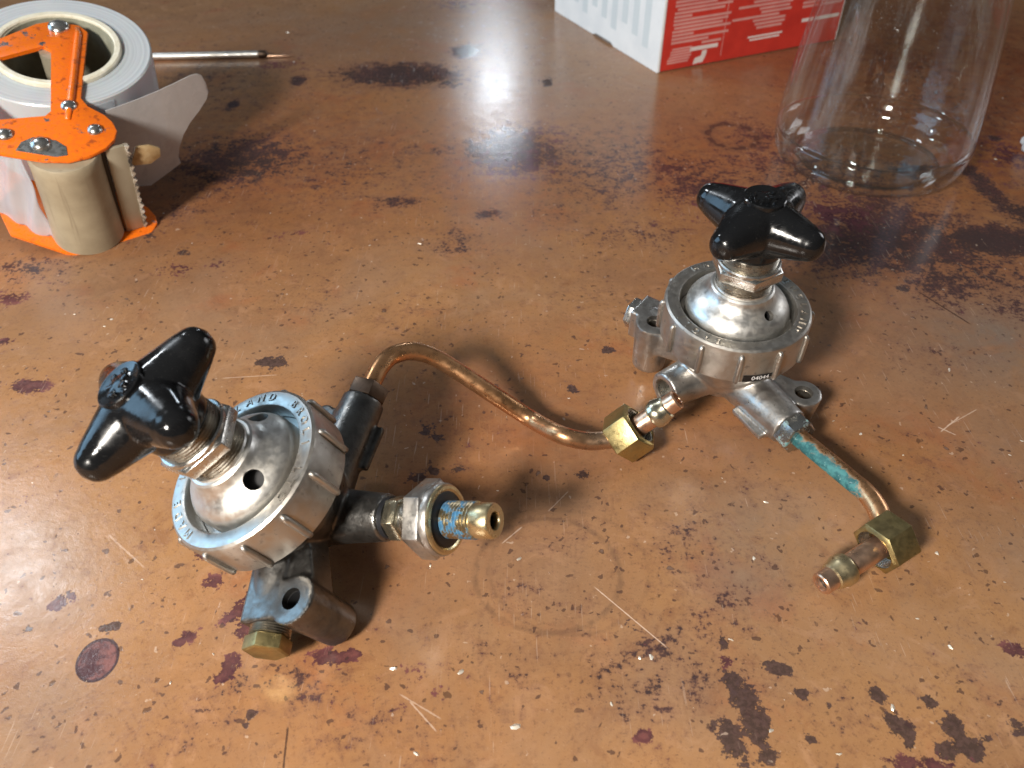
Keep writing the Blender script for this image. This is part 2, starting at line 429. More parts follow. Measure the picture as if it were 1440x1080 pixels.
SHARP = [ # solid dark spots
 (1045,985,20,16,.95),(1060,1010,18,30,.95),(1030,1040,15,22,.95),(1030,960,16,12,.9),(1018,905,5,9,.8),(1100,940,14,7,.9),(1082,935,10,6,.9),(1125,975,9,7,.9),(1003,1020,5,9,.85),(1080,1065,12,9,.85),
 (1345,1030,15,17,.95),(1330,1055,12,12,.9),(1368,1050,16,13,.95),(1385,1038,7,6,.8),(1258,1020,11,13,.9),(1272,1030,10,9,.85),(1278,1045,8,8,.85),(1236,978,10,8,.85),(1309,988,8,7,.9),(1138,1040,8,7,.85),(1165,992,6,5,.8),
 (1430,1020,12,10,.8),(383,509,15,7,.95),(147,546,9,4,.6),(165,532,8,4,.5),(147,884,6,5,.9),(160,880,7,5,.9),(40,885,4,3,.8),(82,822,4,3,.7),(770,115,6,5,.85),(1245,115,0.1,0.1,0),(820,667,10,5,.85),(805,548,5,4,.9),(855,493,6,4,.9),
 (768,672,3,3,.8),(600,605,14,8,.7),(612,613,9,5,.8),(585,672,11,5,.8),(610,662,7,5,.8),(640,660,6,4,.75),(1140,700,4,3,.6),(1290,240,30,8,.7),(1400,195,7,3,.9),(1145,560,5,3,.6),
 (330,1000,3,3,.8),(345,1020,4,3,.8),(352,1005,5,7,.8),(1272,406,12,4,.7),(210,335,10,8,.45),(262,353,9,6,.5),(40,378,40,14,.5),(890,880,12,8,.6)]
PURPLE = [(322,940,11,15,.85),(310,952,9,8,.75),(86,846,9,7,.8),(77,854,9,4,.8),(98,838,9,8,.7),(336,853,6,7,.9),(352,838,6,5,.9),(337,863,7,5,.9),(470,924,24,9,.8),(496,919,12,6,.8),(445,1012,0.1,0.1,0),
 (285,776,11,9,.75),(300,818,14,8,.55),(325,868,12,7,.6),(345,885,14,12,.7),(262,895,14,8,.55),(250,905,8,5,.6),(40,543,24,7,.65),(10,480,10,6,.5),(18,418,20,7,.5),(60,395,20,6,.3),(255,378,30,8,.42),(310,372,22,8,.42),
 (410,330,26,9,.35),(640,8,34,9,.42),(400,90,40,8,.35),(1290,1075,50,10,.6),(1430,915,20,8,.6),(75,845,30,12,.2),(1020,930,8,8,.6),(1085,930,0.1,0.1,0),(720,230,40,18,.55),(780,190,30,14,.35),(1010,300,60,22,.25),(1180,300,40,26,.5),(1420,220,60,26,.4),
 (905,1035,10,6,.8),(40,700,20,10,.2),(190,330,10,8,.35),(300,600,0.1,0.1,0),(585,970,60,26,.25)]
GREY_SHEEN = [(1405,470,70,26,1.0),(1405,480,110,50,.85),(1430,620,60,50,.4),(1060,745,90,60,.62),(1045,810,60,40,.75),(960,700,70,40,.42),(1060,640,60,30,.4),(30,790,80,40,.55),(70,860,60,30,.4),(60,1010,70,60,.5),(560,40,260,40,.5),(760,85,80,40,.35),  # grey film; far-centre and left-edge blobs paint in reflected sheen
 (1180,900,130,50,.30),(940,940,60,60,.4),(780,810,80,50,.35),(610,880,70,40,.3),(700,60,160,40,.3),(70,430,70,40,.32),(1420,780,70,60,.35),(820,720,60,40,.3),(150,250,60,40,.2),(1350,880,90,60,.3)]

DARK += [(470,235,170,50,.40),(820,225,190,50,.46),(1150,250,190,60,.50),(1330,160,110,90,.40),(1370,385,110,44,.52),(300,110,120,40,.40),(1240,300,70,30,.6),(1320,395,60,30,.6),(980,260,70,26,.58),(720,215,70,26,.72),(340,225,90,34,.66),(250,300,60,20,.4),
 (1060,190,40,30,.5),(1420,430,60,30,.45),(560,105,80,14,.8),(1180,345,90,36,.66),(640,345,50,12,.5),(900,330,90,20,.42),(1010,960,90,50,.44),(880,950,80,60,.42),(730,940,80,60,.34),(530,1010,90,50,.34),(420,960,70,40,.40),(240,1030,80,40,.34),
 (780,760,60,30,.36),(960,760,80,60,.40),(1400,1000,80,60,.34),(1180,1010,80,40,.34),(120,770,90,40,.22),(450,420,90,40,.28),(560,450,60,30,.26),(840,420,80,40,.28),(1300,500,80,30,.34)]
RUST_SHADE = [(1310,130,190,110,1.0),(1420,90,120,120,1.0),(1150,130,140,50,.6),(1230,330,230,90,.72),(960,220,240,70,.62),(680,250,240,70,.55),(380,200,220,90,.72),(430,80,220,50,.45),(690,570,190,90,.60),(600,660,130,60,.5),(1100,480,130,70,.45),(520,800,90,70,.40),(1010,600,140,60,.45),(1300,620,120,80,.35),(480,1010,200,60,.25),(200,420,120,50,.2)]  # rust red areas; some blobs paint shade under the pipe and round the regulators
def table():
    xs = np.concatenate([[-1.2, -0.8, -0.6], np.arange(-0.48, 0.4801, 0.0012), [0.6, 0.8, 1.2]])
    ys = [0.055]
    while ys[-1] < 0.80: ys.append(ys[-1] + max(0.0006, 0.0034 * ys[-1]))
    ys = np.concatenate([[-0.4, -0.1, 0.02], ys, [0.9, 1.1, 1.5]])
    nx, ny = len(xs), len(ys)
    X, Y = np.meshgrid(xs, ys)
    co = np.stack([X, Y, np.zeros_like(X)], -1).reshape(-1, 3).astype(np.float32)
    i = np.arange(nx * ny).reshape(ny, nx)
    q = np.stack([i[:-1, :-1], i[:-1, 1:], i[1:, 1:], i[1:, :-1]], -1).reshape(-1, 4)
    me = bpy.data.meshes.new('table_top')
    me.vertices.add(nx * ny); me.vertices.foreach_set('co', co.ravel())
    me.loops.add(q.size); me.loops.foreach_set('vertex_index', q.ravel().astype(np.int32))
    me.polygons.add(len(q)); me.polygons.foreach_set('loop_start', np.arange(0, q.size, 4, dtype=np.int32))
    me.update(calc_edges=True)
    def layer(name, lst):
        a = np.zeros_like(X)
        for u, v, ru, rv, w in lst:
            if w > 0: a = np.maximum(a, w * stain_blob(X, Y, u, v, ru * 1.25, rv * 1.25))
        at = me.attributes.new(name, 'FLOAT', 'POINT'); at.data.foreach_set('value', a.ravel().astype(np.float32))
    layer('wear', DARK); layer('spot', SHARP); layer('purple', PURPLE); layer('grey', GREY_SHEEN); layer('rust', RUST_SHADE)
    ov = me.attributes.new('oval', 'FLOAT', 'POINT'); ov.data.foreach_set('value', stain_blob(X, Y, 137, 928, 29, 27, 4.0, 0.25).ravel().astype(np.float32))
    # ring marks left by wet tins
    rg = np.zeros_like(X)
    for u, v, ru, rv, wd, w in [(1030, 191, 34, 16, 0.22, 1.0), (770, 805, 102, 78, 0.05, 0.45), (800, 800, 112, 84, 0.04, 0.28), (375, 560, 96, 46, 0.03, 0.25), (110, 940, 46, 40, 0.03, 0.22), (1230, 880, 150, 60, .03, .18)]:
        c = atz(u, v); depth = c.y * math.cos(PITCH) + CAMH * math.sin(PITCH)
        sx = ru / FPX * depth; sy = rv / FPX * depth / (CAMH / math.sqrt(c.y ** 2 + c.x ** 2 + CAMH ** 2))
        r = np.sqrt(((X - c.x) / sx) ** 2 + ((Y - c.y) / sy) ** 2)
        rg = np.maximum(rg, w * np.exp(-((r - 1) / wd) ** 2))
    at = me.attributes.new('ringmark', 'FLOAT', 'POINT'); at.data.foreach_set('value', rg.ravel().astype(np.float32))

    t = NT('lacquered_rust_brown_metal')
    warp = t.new('ShaderNodeTexNoise'); warp.inputs['Scale'].default_value = 30; t.l.new(t.tc.outputs['Object'], warp.inputs['Vector'])
    n1 = t.noise(9, 4, 0.6, 0.4); n2 = t.noise(34, 6, 0.68, 0.6); n3 = t.noise(150, 6, 0.7); n4 = t.noise(620, 4, 0.65); n5 = t.noise(2400, 2)
    c = t.mix(t.step(n1, 0.36, 0.64), (0.385, 0.195, 0.080), (0.30, 0.158, 0.080))
    c = t.mix(t.step(n2, 0.40, 0.70, 0, 0.8), c, (0.42, 0.21, 0.09))
    c = t.mix(t.step(t.noise(22, 5, 0.65, 0.3), 0.54, 0.70, 0, 0.55), c, (0.37, 0.120, 0.050))
    c = t.mix(t.step(n3, 0.50, 0.70, 0, 0.5), c, (0.25, 0.115, 0.055))
    c = t.mix(t.step(n4, 0.54, 0.70, 0, 0.55), c, (0.15, 0.075, 0.045))
    nm = t.noise(75, 5, 0.7, 0.8)
    c = t.mix(t.step(nm, 0.52, 0.68, 0, 0.55), c, (0.48, 0.26, 0.135))
    c = t.mix(t.step(nm, 0.46, 0.30, 0, 0.50), c, (0.22, 0.090, 0.042))
    grit = t.noise(1250, 3, 0.7)
    c = t.mix(t.step(grit, 0.60, 0.68, 0, 0.55), c, (0.13, 0.062, 0.04))
    c = t.mix(t.step(grit, 0.38, 0.30, 0, 0.45), c, (0.52, 0.32, 0.20))
    c = t.mix(t.step(t.noise(13, 6, 0.72, 0.7), 0.44, 0.66, 0, 0.42), c, (0.36, 0.225, 0.135))
    rust = t.math('MULTIPLY', t.attr('rust'), t.step(nm, 0.30, 0.62, 0.55, 1.0))  # rust tone, also carrying the shade painted under pipe and regulators
    c = t.mix(rust, c, t.mix(t.step(n3, 0.35, 0.65), (0.24, 0.068, 0.024), (0.16, 0.046, 0.022)))
    grey_sheen = t.math('MULTIPLY', t.attr('grey'), t.step(n2, 0.30, 0.60, 0.35, 1.0))
    c = t.mix(t.math('MULTIPLY', grey_sheen, 0.82), c, (0.185, 0.150, 0.122))
    # smoky wear stains and painted shadows with a speckled, chewed outline
    wear_shade = t.attr('wear')
    body = t.math('SUBTRACT', t.math('ADD', t.math('MULTIPLY', n3, 1.15), t.math('ADD', t.math('MULTIPLY', n2, 0.45), t.math('MULTIPLY', n4, 0.80))), 0.64)
    k1 = t.step(t.math('SUBTRACT', t.math('ADD', wear_shade, body), 1.0), -0.02, 0.14)
    k0 = t.step(t.math('SUBTRACT', t.math('ADD', wear_shade, body), 0.80), -0.05, 0.35)
    c = t.mix(t.math('MULTIPLY', k0, 0.42), c, (0.17, 0.075, 0.055))
    c = t.mix(t.math('MULTIPLY', k1, 0.82), c, t.mix(t.step(n2, 0.4, 0.6), (0.040, 0.030, 0.032), (0.075, 0.038, 0.040)))
    k2 = t.step(t.math('ADD', wear_shade, t.math('ADD', t.math('MULTIPLY', t.math('SUBTRACT', n4, 0.5), 2.3), t.math('MULTIPLY', t.math('SUBTRACT', n3, 0.5), 0.9))), 0.60, 0.78)
    c = t.mix(t.math('MULTIPLY', t.math('MULTIPLY', k2, t.step(wear_shade, 0.18, 0.36)), 0.80), c, (0.055, 0.036, 0.036))
    sp = t.step(t.math('ADD', t.attr('spot'), t.math('MULTIPLY', t.math('SUBTRACT', body, 0.56), 1.5)), 0.42, 0.52)
    c = t.mix(t.math('MULTIPLY', sp, 0.88), c, t.mix(t.step(n4, 0.4, 0.65), (0.035, 0.026, 0.028), (0.085, 0.052, 0.050)))
    pr = t.attr('purple')
    pk = t.step(t.math('ADD', pr, t.math('MULTIPLY', t.math('SUBTRACT', body, 0.56), 1.3)), 0.34, 0.46)
    pedge = t.math('MULTIPLY', pk, t.step(pr, 0.75, 0.5))
    c = t.mix(t.math('MULTIPLY', pk, 0.84), c, t.mix(t.step(n3, 0.42, 0.62), (0.065, 0.022, 0.036), (0.165, 0.055, 0.060)))
    c = t.mix(t.math('MULTIPLY', t.math('MULTIPLY', pedge, t.step(pr, 0.30, 0.40)), 0.35), c, (0.03, 0.012, 0.022))
    ova = t.math('ADD', t.attr('oval'), t.math('MULTIPLY', t.math('SUBTRACT', n3, 0.5), 0.14))
    c = t.mix(t.step(ova, 0.46, 0.52, 0, 0.92), c, t.mix(t.step(ova, 0.60, 0.74), (0.030, 0.013, 0.022), t.mix(t.step(n3, 0.42, 0.60), (0.055, 0.024, 0.036), (0.20, 0.075, 0.070))))
    rm = t.math('MULTIPLY', t.attr('ringmark'), t.step(n3, 0.30, 0.58, 0.25, 1.0))
    c = t.mix(t.step(rm, 0.55, 0.75, 0, 0.85), c, (0.022, 0.017, 0.018))
    c = t.mix(t.math('MULTIPLY', t.step(rm, 0.05, 0.4), 0.42), c, (0.13, 0.075, 0.05))
    # pinholes and flecks
    wv = t.new('ShaderNodeTexNoise'); wv.inputs['Scale'].default_value = 260; wv.inputs['Detail'].default_value = 3
    t.l.new(t.tc.outputs['Object'], wv.inputs['Vector'])
    off = t.new('ShaderNodeVectorMath', operation='SCALE'); t.l.new(wv.outputs['Color'], off.inputs[0]); off.inputs['Scale'].default_value = 0.0055
    wvec = t.new('ShaderNodeVectorMath', operation='ADD'); t.l.new(t.tc.outputs['Object'], wvec.inputs[0]); t.l.new(off.outputs[0], wvec.inputs[1])
    WV = wvec.outputs[0]
    vd = t.voro(150, vec=WV); vc = t.voro(150, 'Color', vec=WV)
    sep = t.new('ShaderNodeSeparateColor'); t.l.new(vc, sep.inputs[0])
    pin = t.math('MULTIPLY', t.step(t.math('SUBTRACT', vd, t.math('MULTIPLY', sep.outputs[2], 0.20)), 0.02, 0.07, 1, 0), t.step(t.math('ADD', sep.outputs[0], t.math('MULTIPLY', n2, 1.1)), 1.36, 1.40))
    c = t.mix(t.math('MULTIPLY', pin, 0.62), c, (0.045, 0.022, 0.02))
    vd2 = t.voro(430, vec=WV); vc2 = t.voro(430, 'Color', vec=WV); sep2 = t.new('ShaderNodeSeparateColor'); t.l.new(vc2, sep2.inputs[0])
    fleck = t.math('MULTIPLY', t.step(t.math('SUBTRACT', vd2, t.math('MULTIPLY', sep2.outputs[0], 0.2)), 0.06, 0.14, 1, 0), t.step(t.math('ADD', sep2.outputs[1], t.math('MULTIPLY', nm, 0.5)), 1.19, 1.22))
    c = t.mix(t.math('MULTIPLY', fleck, 0.42), c, (0.66, 0.50, 0.38))
    fleck2 = t.math('MULTIPLY', t.step(t.math('SUBTRACT', vd2, t.math('MULTIPLY', sep2.outputs[0], 0.25)), 0.10, 0.20, 1, 0), t.step(t.math('ADD', sep2.outputs[2], t.math('MULTIPLY', n2, 0.6)), 1.10, 1.16))
    c = t.mix(t.math('MULTIPLY', fleck2, 0.7), c, (0.06, 0.032, 0.03))
    # scratches: stretched noise at several headings, only in scuffed patches
    scr = None
    for k, (ang, sc, thr) in enumerate([(0.7, 70, 0.69), (2.2, 60, 0.69), (1.2, 80, 0.70)]):
        s1 = t.noise(sc, 2, 0.4, 0.25, t.mapping((22, 0.9, 1), (0, 0, ang)))
        g = t.math('MULTIPLY', t.step(s1, thr, thr + 0.03), t.step(n2 if k != 1 else n1, 0.48, 0.60))
        scr = g if scr is None else t.math('MAXIMUM', scr, g)
    c = t.mix(t.math('MULTIPLY', scr, 0.30), c, (0.60, 0.44, 0.33))
    def line(u0, v0, u1, v1, w, col, amt):          # one long scratch, where the table has it
        nonlocal c
        a, b = atz(u0, v0), atz(u1, v1); d = (b - a); L = d.length; d.normalize()
        sb = t.new('ShaderNodeVectorMath', operation='SUBTRACT'); t.l.new(t.tc.outputs['Object'], sb.inputs[0]); sb.inputs[1].default_value = (a + b) / 2
        def dot(v):
            q = t.new('ShaderNodeVectorMath', operation='DOT_PRODUCT'); t.l.new(sb.outputs[0], q.inputs[0]); q.inputs[1].default_value = v
            return t.math('ABSOLUTE', t.math('ADD', q.outputs['Value'], 0.0))
        k = t.math('MULTIPLY', t.step(dot(d), L * 0.40, L * 0.5, 1, 0), t.step(t.math('ADD', dot((-d.y, d.x, 0)), t.math('MULTIPLY', t.math('SUBTRACT', n4, 0.5), w * 1.6)), w * 0.4, w, 1, 0))
        c = t.mix(t.math('MULTIPLY', k, amt), c, col)
    pale, darkc = (0.70, 0.52, 0.40), (0.05, 0.025, 0.02)
    line(833, 823, 942, 914, .00022, pale, .8); line(1288, 408, 1368, 458, .00055, darkc, .85); line(405, 1020, 398, 1085, .00035, darkc, .8)
    line(1345, 612, 1318, 600, .0004, pale, .6); line(1350, 585, 1322, 608, .0003, pale, .7); line(1375, 575, 1330, 600, .0003, pale, .5)
    line(575, 985, 615, 1030, .0003, pale, .5); line(560, 975, 622, 1012, .0003, pale, .4); line(735, 740, 705, 765, .0003, pale, .6); line(800, 690, 770, 720, .0003, pale, .4)
    line(310, 532, 392, 527, .0003, pale, .45); line(150, 750, 205, 800, .00035, pale, .35)
    rough = t.step(n3, 0.25, 0.75, 0.12, 0.28)
    rough = t.math('ADD', rough, t.math('MULTIPLY', grey_sheen, 0.05))
    rough = t.math('SUBTRACT', rough, t.math('MULTIPLY', t.math('MAXIMUM', sp, k1), 0.10))
    h = t.math('ADD', t.math('MULTIPLY', n3, 0.5), t.math('MULTIPLY', n4, 0.30))
    h = t.math('SUBTRACT', h, t.math('MULTIPLY', t.math('MAXIMUM', sp, pin), 0.35))
    h = t.math('SUBTRACT', h, t.math('MULTIPLY', scr, 0.25))
    bp = t.bump(n5, 0.10, 0.0002); bp = t.bump(t.math('MAXIMUM', t.math('MAXIMUM', sp, k1), pk), -0.55, 0.00035, bp); bp = t.bump(h, 0.22, 0.0005, bp); bp = t.bump(n2, 0.05, 0.003, bp)
    M['table'] = t.set(color=c, rough=rough, metal=0.0, spec=0.27, coat=0.04, coatr=0.10, normal=bp)
    o = bpy.data.objects.new('table_top', me); COL.objects.link(o); me.materials.append(M['table'])
    o['kind'] = 'structure'; o['label'] = 'worn rust brown metal table top with dark and purple stains'
    return o
table()

# ------------------------------------------------------------------ gas regulators
PIPE_A, PORT_A, PLUG_A, BOSS_A, LUG_A = -67, -142, 143, 160, -36      # angles of the ports and lugs on the casting
ARM_Z = -25
BOSS_R, BOSS_L = (27.4, 155), (34.0, -75)

def knob_part(root, rot, emblem_rot):
    mb = MB()
    mb.lathe([(0, 21.6), (8.8, 21.6), (9.6, 23.5), (9.8, 28), (9.8, 31), (10.2, 36), (8.6, 39.4), (5, 40.8), (0, 41)], 48)
    for k in range(4):
        a = rot + 90 * k
        pts, rad = [], []
        for i in range(26):
            s = i / 25 * 22.8
            base = 10.6 - 0.285 * s
            r = min(base, math.sqrt(max(0.0, 5.3 ** 2 - max(0, s - 17.5) ** 2)) if s > 17.5 else base)
            pts.append(pol(s, a, 32.4 + 0.05 * s)); rad.append(max(r, 0.05))
        mb.tube(pts, rad, 28)
    kn = build('control_knob', mb, 'knob', root, sharp=0, remesh=0.45, smooth=9)
    em = MB().lathe([(0, 40.6), (6.6, 40.4), (6.6, 42.0), (6.3, 42.25), (5.9, 42.2), (5.5, 42.0), (0, 42.1)], 40)
    build('emblem_disc', em, 'knob', kn)
    rd = MB(); rm = Matrix.Rotation(R(emblem_rot), 4, 'Z')
    for i in range(-2, 3):
        for y0, y1 in ((-3.4 + abs(i) * 0.5, -0.7), (0.6, 3.3 - abs(i) * 0.5)):
            q = rm @ Matrix.Translation((i * 1.7, 0, 41.5)) @ Matrix.Rotation(random.uniform(-0.25, 0.25), 4, 'X') @ Matrix.Rotation(random.uniform(-0.3, 0.3), 4, 'Z')
            rd.box(-0.5, 0.5, y0, y1, 0, 1.15, q); rd.box(-0.8, 0.8, (y0 + y1) / 2 - 0.3, (y0 + y1) / 2 + 0.35, 0, 1.05, q)
    build('raised_mark', rd, 'knob', kn, bevel=0.15)
    return kn

def ring_text(root, ring, words):
    for word, start, step in words:            # letters run clockwise seen from above, tops outward
        for i, ch in enumerate(word):
            if ch == ' ': continue
            v, f = text_verts(ch, 3.5, 0.28)
            m = Matrix.Rotation(R(start - step * i), 4, 'Z') @ Matrix.Translation((22.0, 0, 0.05)) @ Matrix.Rotation(R(-90), 4, 'Z')
            build('raised_letter', MB().add(v, f, m), 'ring', ring, sharp=30)

def regulator(name, label, m4, turn, body_mat, words, knob_rot, emblem_rot, hole_degs, rib0, port, hr, boss, pa, oa, az, plen):
    root = empty(name, label, 'gas regulator', m4)
    A = lambda d: d + turn
    # screwed clamp ring with twelve ribs
    ring = build('clamp_ring', MB().lathe([(25, -13.6), (25, -1.5), (24.7, -0.6), (24.0, -0.05), (23.6, 0), (20.4, 0), (19.9, -0.25), (19.7, -0.9), (19.7, -9.2), (21.5, -9.2), (21.5, -13.6), (24.6, -13.9)], 120, closed=True), 'ring', root, sharp=30)
    rb = MB()
    n = 9
    prof = [(25.0, -1.15), (25.0, 1.15)]
    rib = MB()
    pts = [(24.6, 0, -1.9), (25.05, 0, -2.2), (25.45, 0, -2.8), (25.5, 0, -4), (25.5, 0, -12), (25.4, 0, -13.4)]
    rib.tube(pts, [0.5, 0.8, 0.95, 1.0, 1.0, 0.9], 12)
    rme = rib.mesh('rib')
    for k in range(12):
        if k == 0: r0 = place('rib', rme, 'ring', ring, 0)
        else: r0 = r0.copy(); COL.objects.link(r0)
        r0.rotation_euler = (0, 0, R(rib0 + 30 * k))
    ring_text(root, ring, words)
    # bell shaped bonnet with vent holes
    bon = MB().lathe([(0, -9), (19.5, -9), (19.5, -6.8), (17.6, -6.6), (17.5, -3.0), (17.5, -1.4), (17.2, -0.3), (16.6, 0.8), (15.6, 2.1), (14.0, 3.2), (12.6, 4.3), (11.5, 5.6), (11.0, 6.8), (10.7, 7.7), (10.1, 8.2), (9.4, 8.3), (9.3, 9.0), (0, 9.0)], 96)
    cuts = []
    for hd in hole_degs:
        d = (pol(1, hd) + Vector((0, 0, 0.95))).normalized()
        cuts.append(cyl(hr, hr, -5, 6, axis_m(pol(13.4, hd, 3.6), d), 28))
    b = build('bonnet', bon, 'bonnet', root, sharp=28, cut=cuts)
    for hd in hole_degs:
        d = (pol(1, hd) + Vector((0, 0, 0.95))).normalized()
        build('vent_hole', MB().lathe([(0, -4.6), (hr - .04, -4.6), (hr - .04, -1.6), (hr - .12, -1.6), (hr - .12, -4.4), (0, -4.4)], 24, mat=axis_m(pol(13.4, hd, 3.6), d)), 'bore', b)
    th = [(0, 8.5)]
    z = 8.6
    while z < 22.2:
        th += [(8.5, z), (9.3, z + 0.40), (9.3, z + 0.5)]; z += 0.95
    th += [(8.4, z), (0, z + 0.1)]
    build('threaded_stem', MB().lathe(th, 64), 'thread', root, sharp=50)
    nut = MB().lathe(hexprof(11.9, 13.2, 17.6, 0.9), 6, mat=Matrix.Rotation(R(knob_rot * 0.4 + 12), 4, 'Z'))
    ln = build('lock_nut', nut, 'steel', root, sharp=25, bevel=0.35)
    build('washer_face', MB().lathe([(9.4, 17.4), (10.4, 17.5), (10.4, 18.4), (10.0, 18.8), (9.3, 18.8)], 48, closed=True), 'steel', ln)
    knob_part(root, knob_rot, emblem_rot)
    # one-piece cast body
    mb = MB()
    mb.lathe([(0, -39), (7, -38.6), (11, -36), (13.5, -31), (16.5, -26), (19.4, -20), (21, -15.5), (21.2, -9), (0, -9)], 60)
    mb.tube([pol(0, pa, az), pol(18, pa, az), pol(plen, pa, az)], [9.6, 7.8, 6.9], 32)
    mb.tube([pol(0, oa, az), pol(16, oa, az), pol(port, oa, az)], [9.6, 7.8, 6.8], 32)
    rp = Matrix.Rotation(R(A(PLUG_A)), 4, 'Z')
    mb.box(10, 37, -6.2, 6.2, ARM_Z - 6, ARM_Z + 6.2, rp)
    mb.tube([pol(12, A(PLUG_A), ARM_Z + 2), pol(30, A(PLUG_A), ARM_Z)], [8, 6.5], 24)
    bx = pol(*boss)
    mb.lathe([(0, -40), (6.2, -40), (7.0, -19), (0, -19)], 36, mat=Matrix.Translation(bx))
    rb_ = Matrix.Rotation(R(boss[1]), 4, 'Z')
    mb.box(12, 30, -4.4, 6, -30, -20.5, rb_)
    lx = pol(30.5, A(LUG_A))
    mb.lathe([(0, -37), (5.4, -37), (6.4, -26), (0, -26)], 36, mat=Matrix.Translation(lx))
    rl = Matrix.Rotation(R(A(LUG_A)), 4, 'Z')
    mb.box(9, 30, -5.5, 4.2, -33, -26.2, rl)
    mb.box(18, 33, -9.4, 0, az - 5.0, az - 2.8, Matrix.Rotation(R(pa), 4, 'Z'))   # thin web under the pipe arm
    cuts = [cyl(3.0, 3.0, -50, -10, Matrix.Translation(bx), 32), cyl(3.2, 3.2, -50, -10, Matrix.Translation(lx), 32),
            cyl(4.7, 4.7, 16, port + 5, axis_m((0, 0, az), pol(1, oa)), 32)]
    bd = build('cast_body', mb, body_mat, root, sharp=38, remesh=0.55, smooth=5, cut=cuts)
    for p, ztop, ml, r in ((bx, -21, 'bore', 2.95), (lx, -28, 'bore', 3.15)):
        build('screw_hole', MB().lathe([(r, -36), (r, ztop), (r - 0.15, ztop), (r - 0.15, -36)], 32, closed=True, mat=Matrix.Translation(p)), 'bore' if body_mat == 'pewter' else 'thread', bd)
    return root, bd, A

def mat_from(loc, X, Y, Z): return frame4(loc, X, Y, Z)

def gland(root, ang, az, mat, r=6.6, s0=35.6, s1=41.0, spin=0.2):
    m = axis_m((0, 0, az), pol(1, ang), spin)
    g = build('gland_nut', MB().lathe(hexprof(r, s0, s1, 0.6), 6, mat=m), mat, root, sharp=25, bevel=0.2)
    build('seal_collar', MB().lathe([(3.0, s0 - 1.0), (5.7, s0 - 1.0), (5.7, s0 + 0.2), (3.0, s0 + 0.2)], 36, closed=True, mat=m), 'rubber', g)
    return g

def pipe(root, pts_world, mat, rad=3.15, side_dir=(-0.72, -0.62, 0.18)):
    inv = root.matrix_world.inverted()
    pts = [inv @ p for p in pts_world]
    path = smooth_path([p * 1000 for p in pts], 84)
    seg = 24
    rads = [rad * (1 + 0.012 * math.sin(i * 0.37) * math.sin(i * 0.11 + 1) + 0.004 * math.sin(i * 0.9)) for i in range(len(path))]
    mb = MB().tube(path, rads, seg)
    me = mb.mesh('copper_pipe')
    # per-vertex position along the pipe and which flank it is on
    P = np.array([tuple(p) for p in path]) * MM
    V = np.empty(len(me.vertices) * 3); me.vertices.foreach_get('co', V); V = V.reshape(-1, 3)
    idx = ((V[:, None, :] - P[None]) ** 2).sum(2).argmin(1)
    at = me.attributes.new('along', 'FLOAT', 'POINT'); at.data.foreach_set('value', (idx / (len(P) - 1)).astype(np.float32))
    sd = np.array(inv.to_3x3() @ Vector(side_dir).normalized())
    off = (V - P[idx]); off /= (np.linalg.norm(off, axis=1, keepdims=True) + 1e-9)
    at = me.attributes.new('side', 'FLOAT', 'POINT'); at.data.foreach_set('value', np.clip(off @ sd, -1, 1).astype(np.float32))
    return place('copper_pipe', me, mat, root, 0), path

def union_end(root, p_nut, p_tip, nut_mat, tube_mat, cone_mat, r=9.2, ln=11.5, spin=0.3, length=None):
    """loose union nut round the pipe end, with the olive nipple poking out of it"""
    inv = root.matrix_world.inverted()
    a, b = inv @ p_nut * 1000, inv @ p_tip * 1000
    d = (b - a); L = d.length
    m = axis_m(a, d, spin)
    bore = MB().lathe([(r * .72, 0.5), (r * .72, ln)], 40, mat=m)
    thr = MB().lathe([(4.0, -ln), (4.0, ln)], 24, mat=m)
    build('union_nut', MB().lathe(hexprof(r, -ln / 2, ln / 2, 1.3), 6, mat=m), nut_mat, root, sharp=25, bevel=0.3, cut=[bore, thr])
    z = -2.0; tp = [(r * .745, 0.6)]
    zz = 0.7
    while zz < ln / 2 - 0.6:
        tp += [(r * .67, zz + 0.25), (r * .715, zz + 0.55)]; zz += 0.6
    un = root.children[-1]
    build('inner_thread', MB().lathe(tp + [(r * .745, zz)], 40, closed=True, mat=m), 'thread', [o for o in root.children if o.name.startswith('union_nut')][-1])
    nip = build('nipple_tube', MB().lathe([(3.55, -2), (3.55, L - 9), (3.4, L - 8.5), (3.4, L - 0.4), (3.1, L), (2.35, L), (2.2, L - 0.5), (2.2, -1)], 40, closed=True, mat=m), tube_mat, root)
    build('olive_cone', MB().lathe([(3.5, L - 10.6), (4.6, L - 10.4), (4.9, L - 9.8), (4.9, L - 7.6), (4.6, L - 7.0), (4.0, L - 4.6), (3.45, L - 4.2), (3.45, L - 10)], 40, closed=True, mat=m), cone_mat, nip)
    build('tube_bore', MB().lathe([(2.15, -1), (2.15, L - 1.6), (0, L - 1.6)], 32, mat=m), 'bore', nip)
    return nip

